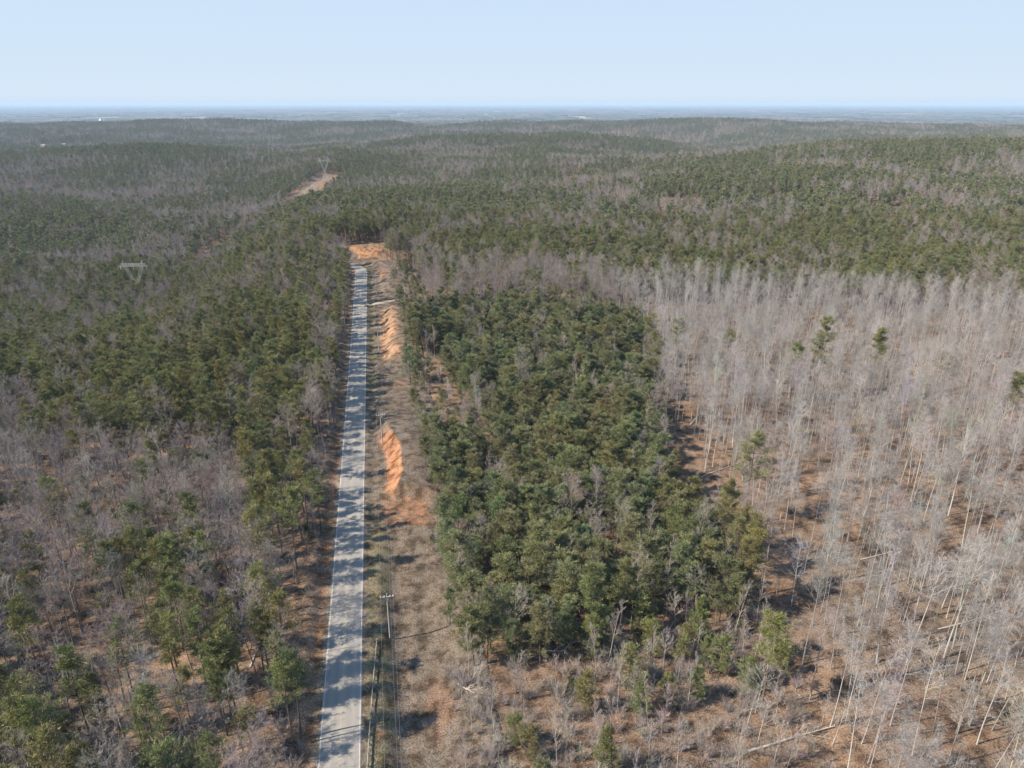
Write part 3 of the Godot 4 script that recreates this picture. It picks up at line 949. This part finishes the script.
func make_woods() -> void:
	var P := M.plant as Material
	# dark and light of the needles, linear
	var gd := Color(0.090, 0.102, 0.046)
	var gl := Color(0.246, 0.250, 0.130)
	var yd := Color(0.098, 0.108, 0.040)
	var yl := Color(0.262, 0.258, 0.112)
	var grove_k := []
	for i in 14: grove_k.append(kind(pine(R(11, 15), R(0.2, 0.36), R(2.9, 4.7), 0.68, 10, 16, 0.52, 0.046, gd * R(0.85, 1.15), gl * R(0.85, 1.1), R(0.3, 1.0)), P, M.leaf))
	var tall_k := []
	for i in 12: tall_k.append(kind(pine(R(15, 20), R(0.42, 0.6), R(2.9, 4.6), 0.7, 9, 15, 0.55, 0.044, yd * R(0.85, 1.15), yl * R(0.85, 1.1), R(0.6, 1.0)), P, M.leaf))
	var young_k := []
	for i in 4: young_k.append(kind(pine(R(5, 8), R(0.08, 0.2), R(1.5, 2.3), 0.42, 6, 16, 0.36, 0.036, yd, yl, 0.3), P, M.leaf))
	var pale := Color(0.42, 0.402, 0.385)
	var pop := {"levels": 2, "kids": [9, 7], "bare": 0.2, "fork": 0.8, "up": 0.4, "bark": pale, "twig": Color(0.365, 0.346, 0.338), "twig2": Color(0.285, 0.265, 0.258), "twig_r": 0.012, "sway": 0.045}
	var poplar_k := []
	for i in 14:
		pop.bark = pale * R(0.6, 1.1)
		poplar_k.append(kind(bare(R(18, 24), R(0.38, 0.64), R(0.085, 0.18), 19, R(3.2, 5.2), R(0.55, 1.0), pop), P))
	var oak := {"levels": 3, "kids": [5, 5, 5], "bare": 0.25, "fork": 0.75, "up": 0.35, "bark": Color(0.25, 0.225, 0.205), "twig": Color(0.31, 0.265, 0.25), "twig2": Color(0.24, 0.20, 0.19), "twig_r": 0.016, "sway": 0.04}
	var oak_k := []
	for i in 8:
		oak.bark = Color(0.25, 0.225, 0.205) * R(0.7, 1.5)
		oak_k.append(kind(bare(R(15, 20), R(0.3, 0.5), R(0.12, 0.21), 14, R(4.2, 6.0), R(0.6, 0.95), oak), P))
	var sap := {"levels": 2, "kids": [6, 5], "bare": 0.2, "fork": 0.6, "up": 0.6, "bark": Color(0.40, 0.365, 0.335), "twig": Color(0.36, 0.31, 0.29), "twig2": Color(0.29, 0.245, 0.23), "twig_r": 0.013, "sway": 0.05}
	var sap_k := []
	for i in 6: sap_k.append(kind(bare(R(7, 12), R(0.2, 0.45), R(0.06, 0.09), 16, R(1.6, 2.6), R(0.5, 0.8), sap), P))
	var brush_k := []
	for i in 5:
		var g := brush(R(1.7, 3.1), 24, 13, 0.018, Color(0.37, 0.33, 0.305), Color(0.24, 0.205, 0.19))
		brush_k.append(kind([g], P))
	var green_k := []
	for i in 4: green_k.append(kind([cone_shrub(R(1.8, 3.4), R(0.9, 1.5), 150, yd, Color(0.14, 0.15, 0.055))], P, M.leaf))
	# simpler trees for the distance
	var far_pine := []
	for i in 6: far_pine.append(kind(pine(R(11, 16), R(0.3, 0.5), R(2.8, 3.8), 1.1, 4, 6, 1.0, 0.19, gd, gl, R(0.5, 1.0)), P, M.leaf))
	var far_bare := []
	var fb := oak.duplicate()
	fb.levels = 2
	fb.kids = [7, 6]
	fb.twig_r = 0.045
	for i in 6:
		fb.bark = Color(0.33, 0.30, 0.28) * R(0.8, 1.25)
		far_bare.append(kind(bare(R(13, 18), R(0.3, 0.5), R(0.13, 0.2), 11, R(4.0, 5.6), R(0.6, 0.95), fb), P))
	print("meshes ", Time.get_ticks_msec())

	# zones drawn over the photograph by where the crowns show: [outline, pine, bare, sapling, brush, evergreen]
	var grove := poly([424, 298, 500, 292, 600, 296, 640, 320, 660, 350, 662, 420, 686, 470, 722, 505, 742, 545, 736, 578, 690, 572, 650, 580, 610, 580, 575, 606, 530, 636, 475, 632, 456, 600, 458, 560, 440, 535, 440, 470, 432, 430, 414, 400, 408, 350, 412, 310])
	var popl := poly([612, 284, 700, 282, 860, 289, 1060, 304, 1300, 304, 1300, 1100, 860, 1100, 835, 720, 800, 640, 770, 560, 735, 490, 690, 455, 668, 420, 664, 345, 645, 320, 628, 300])
	var dark_edge := poly([660, 395, 690, 410, 715, 450, 745, 500, 735, 510, 690, 480, 664, 430])
	var behind := poly([405, 262, 612, 262, 640, 318, 600, 296, 500, 292, 424, 298])
	var gap := poly([408, 330, 440, 335, 462, 365, 474, 400, 452, 415, 434, 430, 414, 400])
	var mess := poly([430, 560, 452, 600, 470, 628, 530, 640, 610, 590, 690, 580, 745, 585, 770, 560, 800, 640, 835, 720, 860, 1100, 380, 1100, 400, 760, 440, 640])
	var road_pines := poly([258, 300, 350, 300, 346, 470, 338, 530, 250, 510, 244, 460])
	var yellow := poly([145, 545, 220, 515, 330, 545, 334, 690, 250, 715, 180, 680, 150, 600])
	var bare_left := poly([-60, 430, 120, 445, 246, 440, 250, 515, 150, 545, 100, 600, -60, 590])
	var open_left := poly([-60, 590, 100, 600, 150, 600, 185, 690, 60, 690, -60, 670])
	var bottom_left := poly([-200, 670, 60, 690, 185, 690, 250, 715, 334, 690, 334, 1100, -200, 1100])
	var cell := 3.5
	var d := 28.0
	while d < 560.0:
		var w := d * 0.86 + 70.0
		var x0 := -w
		while x0 < w:
			var x := x0 + R(-0.5, 0.5) * cell
			var dd := d + R(-0.5, 0.5) * cell
			x0 += cell
			var t := lateral(x, dd)
			var edge := 18.0 + 2.5 * n_mid.get_noise_1d(dd * 4.0 + 500.0)
			if dd < 470.0 and t > -6.0 and t < edge: continue
			if dd >= 425.0 and dd < 470.0 and absf(x + 97.0) < 19.0: continue
			if dd >= 470.0 and dd < 476.0 and absf(t) < 6.0: continue
			if absf(dd - 347.0) < 3.2 and t > 0.0 and t < 26.0: continue
			var e := line_gap(x, dd)
			var y := height(x, dd)
			var px := to_pixel(Vector3(x, y + 11.0, -dd))
			var u := px.x
			var v := px.y
			if v < 85.0: continue
			var roll := rng.randf()
			var nk := n_kind.get_noise_2d(x * 2.2, dd * 2.2)
			if e < 20.0:
				if roll < 0.25: plant("brush", x, dd, rng.randi() % 5, R(0.6, 1.0), tint(0.7, 1.0), 2.0)
				continue
			if inside(dark_edge, u, v):
				if roll < 0.10: plant("sapling", x, dd, rng.randi() % 6, R(0.6, 1.2), tint(0.6, 1.0, 0.06), 9.0, 0.12)
				plant("brush", x, dd, rng.randi() % 5, R(0.6, 1.2), tint(0.7, 1.0), 2.0)
			elif inside(popl, u, v):
				if roll < 0.50: plant("poplar", x, dd, rng.randi() % 14, R(0.7, 1.14), tint(0.6, 1.0, 0.04), 24.0, 0.09)
				elif roll < 0.58: plant("sapling", x, dd, rng.randi() % 6, R(0.6, 1.1), tint(0.75, 1.0, 0.06), 9.0, 0.12)
				elif roll < 0.65: plant("brush", x, dd, rng.randi() % 5, R(0.35, 0.8), tint(0.75, 1.0), 2.0)
			elif inside(grove, u, v) and not inside(gap, u, v):
				if roll < clampf(0.82 + 0.8 * n_mid.get_noise_2d(x * 1.6, dd * 1.6 + 900.0), 0.35, 0.9) * (1.0 - 0.2 * ss(570.0, 630.0, v)): plant("grove", x, dd, rng.randi() % 14, R(0.66, 1.14), tint(0.72, 1.0, 0.16), 15.0)
				elif roll > 0.94: plant("hardwood", x, dd, rng.randi() % 8, R(0.7, 0.95), tint(0.8, 1.0, 0.07), 15.0, 0.07)
				elif roll > 0.86: plant("sapling", x, dd, rng.randi() % 6, R(1.0, 1.5), tint(0.7, 1.0), 9.0)
			elif inside(mess, u, v) and t > 0.0:
				if roll < 0.55: plant("sapling", x, dd, rng.randi() % 6, R(0.6, 1.3), tint(0.75, 1.0, 0.06), 9.0, 0.12)
				elif roll < 0.61 and nk > -0.15: plant("young", x, dd, rng.randi() % 4, R(0.8, 1.3), tint(0.7, 1.0, 0.14), 7.0)
				elif roll < 0.66: plant("green", x, dd, rng.randi() % 4, R(0.5, 1.1), tint(0.7, 1.0, 0.1), 2.5)
				for _k in 3: plant("brush", x + R(-1.7, 1.7), dd + R(-1.7, 1.7), rng.randi() % 5, R(0.6, 1.5), tint(0.7, 1.0), 2.0)
			elif t > 0.0 and (t < 32.0 or inside(gap, u, v)) and dd < 420.0:
				if roll < 0.16: plant("grove", x, dd, rng.randi() % 14, R(0.45, 0.85), tint(0.75, 1.0, 0.14), 15.0)
				elif roll < 0.36: plant("sapling", x, dd, rng.randi() % 6, R(0.5, 1.1), tint(0.75, 1.0), 9.0)
				elif roll < 0.42: plant("green", x, dd, rng.randi() % 4, R(0.6, 1.3), tint(0.7, 1.0), 2.5)
				if rng.randf() < 0.6: plant("brush", x, dd, rng.randi() % 5, R(0.6, 1.3), tint(0.75, 1.0), 2.0)
			else:
				var pp := 0.0
				var pb := 0.0
				if inside(road_pines, u, v): pp = 0.66; pb = 0.08
				elif inside(yellow, u, v): pp = 0.54; pb = 0.26
				elif inside(bare_left, u, v): pp = 0.08; pb = 0.58
				elif inside(open_left, u, v): pp = 0.05; pb = 0.3
				elif inside(bottom_left, u, v): pp = 0.36; pb = 0.36
				elif inside(behind, u, v): pp = 0.16; pb = 0.5
				elif dd < 330.0:
					pp = clampf(0.54 + 0.5 * nk, 0.14, 0.7); pb = clampf(0.13 - 0.35 * nk, 0.04, 0.3)
				else:
					pp = clampf(0.54 + 0.55 * nk, 0.15, 0.66); pb = clampf(0.14 - 0.4 * nk, 0.06, 0.35)
				if t > -15.0 and t < 0.0: 
					pp *= 0.5 + 0.5 * ss(-0.1, 0.25, n_mid.get_noise_1d(dd * 5.0))
					pb = maxf(pb, 0.22)
					if dd > 146.0 and dd < 186.0: pp *= 0.25
					elif dd > 248.0 and dd < 325.0: pp *= 0.6
				if t > -24.0 and t < 0.0 and ((dd > 103.0 and dd < 119.0) or (dd > 66.0 and dd < 80.0)) and roll < pp * 0.75: pass
				elif roll < pp: plant("tall", x, dd, rng.randi() % 12, R(0.72, 1.06), tint(0.66, 1.0, 0.14), 18.0)
				elif roll < pp + pb: plant("hardwood", x, dd, rng.randi() % 8, R(0.75, 1.15), tint(0.7, 1.0, 0.07), 15.0, 0.07)
				elif roll < pp + pb + 0.03 and dd < 330.0: plant("green", x, dd, rng.randi() % 4, R(0.5, 1.1), tint(0.7, 1.0), 2.5)
				elif roll < pp + pb + 0.22 and dd < 360.0: plant("sapling", x, dd, rng.randi() % 6, R(0.5, 1.0), tint(0.6, 0.9), 9.0, 0.1)
				for _k in (1 if dd < 300.0 and rng.randf() < 0.75 else 0): plant("brush", x + R(-1.7, 1.7), dd + R(-1.7, 1.7), rng.randi() % 5, R(0.5, 1.3), tint(0.65, 1.0), 2.0)
		d += cell
	# single green pines among the pale poplars
	for q in [[679, 333, 0.8], [731, 340, 0.8], [797, 362, 0.75], [820, 358, 1.05], [877, 362, 0.95], [951, 364, 0.7], [1018, 400, 0.8], [752, 480, 0.85], [772, 650, 0.5]]:
		var g := on_plane(q[0], q[1] - 8.0, 14.0)
		plant("lone", g.x, -g.z, rng.randi() % 12, maxf(q[2], 0.8) * 1.45, tint(0.85, 1.0), 18.0)
	# young pines standing in the brush
	for q in [[640, 622, 1.5], [655, 640, 1.3], [700, 622, 1.2], [722, 655, 1.3], [736, 592, 1.4], [776, 640, 1.2], [783, 658, 1.0], [600, 606, 1.6], [628, 668, 1.4], [668, 690, 0.9], [590, 640, 1.2], [452, 525, 0.9], [447, 545, 0.8]]:
		var g := on_plane(q[0], q[1], 4.0)
		plant("young", g.x, -g.z, rng.randi() % 4, q[2], tint(0.85, 1.0), 7.0)
	print("near ", Time.get_ticks_msec())

	settle("grove", grove_k, "grove_pine_tree", "TONE green SIZE pine of dense grove WHERE, level with MARK", "pine tree", "pines of the dense grove", 290, "grove_pine_forest", "close green pines at the back of the dense grove", ["trunk", "crown"])
	settle("tall", tall_k, "tall_pine_tree", "TONE SIZE clear-stemmed pine in mixed woods WHERE, level with MARK", "pine tree", "pines of the mixed woods", 290, "mixed_pine_forest", "green pines of the mixed woods away from the road", ["trunk", "crown"])
	settle("lone", tall_k, "lone_pine_tree", "TONE SIZE lone pine among leafless poplars WHERE, level with MARK", "pine tree", "lone pines in the bare stand", 20, "", "", ["trunk", "crown"])
	settle("young", young_k, "young_pine_tree", "TONE yellow-green SIZE young pine in the brush WHERE, level with MARK", "pine tree", "young pines in the brush", 60, "young_pine_woods", "small pines out of view behind the brush", ["trunk", "crown"])
	settle("poplar", poplar_k, "poplar_tree", "TONE SIZE leafless poplar in the grey stand WHERE, level with MARK", "bare tree", "leafless poplars of the grey stand", 290, "poplar_forest", "massed pale leafless poplars at the back of the grey stand", ["trunk", "crown"])
	settle("hardwood", oak_k, "hardwood_tree", "TONE SIZE spreading leafless hardwood in mixed woods WHERE, level with MARK", "bare tree", "leafless hardwoods of the mixed woods", 290, "hardwood_forest", "massed leafless hardwoods of the mixed woods", ["trunk", "crown"])
	settle("sapling", sap_k, "sapling_tree", "TONE SIZE thin leafless sapling SIDE, WHERE, level with MARK", "sapling", "leafless saplings", 290, "sapling_woods", "thin leafless saplings of the undergrowth", ["trunk", "crown"])
	settle("brush", brush_k, "leafless_shrub", "TONE SIZE tangled leafless shrub SIDE, WHERE, level with MARK", "shrub", "leafless shrubs", 290, "leafless_brush_undergrowth", "tangled leafless brush covering the woodland floor", ["twigs"])
	settle("green", green_k, "evergreen_shrub", "TONE SIZE bushy evergreen shrub SIDE, WHERE, level with MARK", "shrub", "evergreen shrubs", 200, "evergreen_undergrowth", "low evergreen shrubs of the undergrowth", ["foliage"])
	print("settled ", Time.get_ticks_msec())

	# woods further off
	var far := {"pine": {}, "bare": {}}
	d = 560.0
	while d < 3900.0:
		var c2 := 4.9 if d < 800.0 else 5.6 if d < 1300.0 else (7.5 if d < 2400.0 else 10.0)
		var k2 := 1.0 if d < 1300.0 else (1.2 if d < 2400.0 else 1.45)
		var w := d * 0.80 + 60.0
		var x0 := -w
		while x0 < w:
			var x := x0 + R(-0.5, 0.5) * c2
			var dd := d + R(-0.5, 0.5) * c2
			x0 += c2
			var e := line_gap(x, dd)
			if e < (25.0 if dd < 1120.0 else 15.0): continue
			if dd < 850.0 and absf(x + 255.0 + (dd - 470.0) * 0.022) < 8.0: continue
			var nk := n_kind.get_noise_2d(x, dd)
			var open := n_kind.get_noise_2d(x * 1.7 + 4000.0, dd * 0.8)
			if open > 0.52 and dd > 900.0 and x > -150.0: continue
			if rng.randf() < 0.05: continue
			var near_house := false
			for hs in house_spots:
				if absf(x - hs.x * dd / hs.y) < 9.0 and dd < hs.y + 8.0 and dd > hs.y - 140.0: near_house = true
			if near_house: continue
			var fine := n_mid.get_noise_2d(x * 0.8, dd * 0.8)
			var hy := height(x, dd)
			var low := relief(x, dd)
			if cleared(x, dd): continue
			var chance := clampf(0.84 + 1.0 * nk + 0.04 * low + 0.5 * fine - 0.12 * ss(1500.0, 3000.0, d), 0.04, 0.97)
			var is_pine := rng.randf() < chance
			var which: Dictionary = far.pine if is_pine else far.bare
			var var_no := rng.randi() % 6
			if not which.has(var_no): which[var_no] = []
			var s := R(0.72, 1.08) * (1.0 if is_pine else 1.05)
			var b := Basis(Vector3.UP, R(0, TAU)).scaled(Vector3(s * k2, s * lerpf(1.0, k2, 0.3), s * k2))
			which[var_no].append([Transform3D(b, Vector3(x, hy - 0.2, -dd)), var_no, tint(0.68, 1.0, 0.13)])
		d += c2
	for e in [["pine", far_pine, "distant_pine_forest", "green pine woods covering the low hills behind", "pine forest"], ["bare", far_bare, "distant_hardwood_forest", "grey leafless woods covering the low hills behind", "bare forest"]]:
		var root := Node3D.new()
		root.name = e[2]
		add_child(root)
		tag(root, e[3], e[4], "", "stuff")
		var count := 0
		for q in far[e[0]]:
			copies("stand", e[1][q].both, far[e[0]][q], root)
			count += far[e[0]][q].size()
		print(e[0], " ", count)
	print("far ", Time.get_ticks_msec())

	# woods of the plain: low jagged masses of canopy, one joined mesh
	var g := Geo.new()
	d = 3900.0
	while d < 45000.0:
		var st := d * 0.008
		var w := d * 0.8
		var x0 := -w
		while x0 < w:
			var x := x0 + R(-0.5, 0.5) * st * 2.0
			var dd := d + R(-0.5, 0.5) * st
			x0 += st * 1.6
			if n_cell.get_noise_2d(x * 0.5, dd * 0.22) > 0.29: continue
			var s := st * R(0.8, 1.5)
			var warm := 0.5 + 1.4 * n_kind.get_noise_2d(x * 0.3, dd * 0.15)
			var col := mixed(Color(0.06, 0.075, 0.04), Color(0.13, 0.11, 0.095), warm + R(-0.25, 0.25)) * R(0.75, 1.1)
			var o := Vector3(x, height(x, dd) - 2.0, -dd)
			var top := o + Vector3(R(-0.3, 0.3) * s, R(12.0, 20.0), R(-0.3, 0.3) * s)
			var turn := R(0, TAU)
			var ring := []
			for k in 6:
				var a := turn + TAU * k / 6.0
				ring.append(Vector3(cos(a), 0, sin(a)) * s * R(0.6, 1.1))
			for k in 6:
				var p: Vector3 = o + ring[k]
				var q: Vector3 = o + ring[(k + 1) % 6]
				var up := Vector3(0, R(8.0, 15.0), 0)
				g.tri(p, q, q * 0.999 + o * 0.001 + up, col)
				g.tri(p + up, q + up, top, col)
		d += st
	var plain := part("plain_woods", g.mesh(P), self)
	tag(plain, "hazy blue woods spread over the plain below the horizon", "woods", "", "stuff")
	print("plain ", g.v.size() / 3, " ", Time.get_ticks_msec())

func make_sticks() -> void:
	var kinds := []
	for i in 4:
		var g := Geo.new()
		for k in 26:
			var a := R(0, TAU)
			var dir := Vector3(cos(a), R(-0.02, 0.2), sin(a)).normalized()
			var p := Vector3(R(-2.2, 2.2), R(0.02, 0.12), R(-2.2, 2.2))
			var l := R(0.4, 2.2)
			g.tube([p, p + dir * l * 0.5, p + dir * l + Vector3(0, R(0, 0.2), 0)], [R(0.012, 0.035), 0.014, 0.005], 3, mixed(Color(0.4, 0.36, 0.33), Color(0.2, 0.165, 0.145), rng.randf()))
		kinds.append(g.mesh(M.plant))
	var lists := [[], [], [], []]
	for i in 4000:
		var d := 50.0 + 260.0 * pow(rng.randf(), 1.3)
		var x := R(-1, 1) * (d * 0.75 + 25.0)
		var t := lateral(x, d)
		if t > -6.0 and t < 18.0: continue
		lists[i % 4].append([Transform3D(Basis(Vector3.UP, R(0, TAU)).scaled(Vector3.ONE * R(0.7, 1.3)), Vector3(x, height(x, d), -d)), 0, tint(0.6, 1.0)])
	var root := Node3D.new()
	root.name = "woodland_debris"
	add_child(root)
	tag(root, "fallen sticks and small boughs strewn over the leaf litter", "debris", "", "stuff")
	for i in 4: copies("sticks", kinds[i], lists[i], root)

func make_grass() -> void:
	var kinds := []
	for i in 4:
		var g := Geo.new()
		for k in 14:
			var dir := around(Vector3.UP, R(0.1, 0.9))
			var p := Vector3(R(-0.22, 0.22), -0.02, R(-0.22, 0.22))
			var w := around(dir, PI / 2) * 0.02
			g.tri(p - w, p + w, p + dir * R(0.15, 0.42), mixed(Color(0.36, 0.29, 0.2), Color(0.24, 0.185, 0.13), rng.randf()))
		kinds.append(g.mesh(M.plant))
	var lists := [[], [], [], []]
	for i in 6500:
		var d := 50.0 + 390.0 * pow(rng.randf(), 1.6)
		var t := R(4.6, 20.0)
		if t > 5.0 and absf(d - 343.0) < 8.0: continue
		var x := road_x(d) + t / 0.983
		var col := verge_colour(d, t)
		if col.r > col.g * 1.75: continue
		if n_mid.get_noise_2d(x * 4.0, d * 4.0) + R(-0.3, 0.3) < -0.1: continue
		var k := tint(0.6, 1.0)
		if col.g > col.r * 0.86: k = Color(k.r * 0.75, k.g * 0.9, k.b * 0.6)
		lists[i % 4].append([Transform3D(Basis(Vector3.UP, R(0, TAU)).scaled(Vector3.ONE * R(0.6, 1.3)), Vector3(x, height(x, d), -d)), 0, k])
	var root := Node3D.new()
	root.name = "dry_grass"
	add_child(root)
	tag(root, "dry winter grass tufts over the cleared verge", "grass", "", "stuff")
	for i in 4: copies("tufts", kinds[i], lists[i], root)

func set_noise(f: FastNoiseLite, s: int, freq: float, oct: int, sort := FastNoiseLite.TYPE_SIMPLEX_SMOOTH) -> void:
	f.seed = s
	f.frequency = freq
	f.noise_type = sort
	f.fractal_octaves = oct

func _ready() -> void:
	rng.seed = 4711
	set_noise(n_low, 5, 0.0021, 3)
	set_noise(n_mid, 11, 0.018, 3)
	set_noise(n_fine, 17, 0.25, 3)
	set_noise(n_kind, 23, 0.0042, 4)
	set_noise(n_cell, 31, 0.0022, 2, FastNoiseLite.TYPE_SIMPLEX)
	# camera
	var cam := Camera3D.new()
	cam.name = "camera"
	cam.position = Vector3(0, EYE, 0)
	cam.rotation.x = -PITCH
	cam.fov = rad_to_deg(2.0 * atan(384.0 / FOCAL))
	cam.near = 0.5
	cam.far = 90000.0
	add_child(cam)
	cam.current = true
	# sky, air and exposure
	var env := Environment.new()
	env.background_mode = Environment.BG_SKY
	var sky := ProceduralSkyMaterial.new()
	sky.sky_top_color = Color(0.12, 0.245, 0.46).linear_to_srgb()
	sky.sky_horizon_color = Color(0.302, 0.360, 0.418).linear_to_srgb()
	sky.sky_curve = 0.45
	sky.ground_bottom_color = Color8(90, 85, 75)
	sky.ground_horizon_color = Color8(150, 165, 185)
	sky.sun_angle_max = 1.0
	env.sky = Sky.new()
	env.sky.sky_material = sky
	env.tonemap_mode = Environment.TONE_MAPPER_LINEAR
	env.tonemap_exposure = 2.25
	env.fog_enabled = true
	env.fog_density = 0.00006
	env.fog_light_color = Color(0.56, 0.75, 1.0).linear_to_srgb()
	env.sdfgi_enabled = true
	env.ssao_enabled = true
	env.ssil_enabled = true
	var we := WorldEnvironment.new()
	we.name = "surroundings"
	we.environment = env
	add_child(we)
	# sun: low winter light from the left and a little behind
	var sun := DirectionalLight3D.new()
	sun.name = "sun"
	sun.light_energy = 1.6
	sun.light_color = Color(1.0, 0.95, 0.87)
	sun.light_angular_distance = 0.5
	sun.shadow_enabled = true
	add_child(sun)
	var el := deg_to_rad(42.0)
	var az := deg_to_rad(16.0)
	sun.look_at_from_position(Vector3(0, 200, 0), Vector3(0, 200, 0) + Vector3(cos(az) * cos(el), -sin(el), -sin(az) * cos(el)))
	materials()
	print("start ", Time.get_ticks_msec())
	mark_cuts()
	make_far_things()
	make_ground()
	print("ground ", Time.get_ticks_msec())
	make_road()
	make_guard_rail()
	make_poles()
	make_power_line()
	make_woods()
	make_logs()
	make_sticks()
	make_grass()
	print("done ", Time.get_ticks_msec())
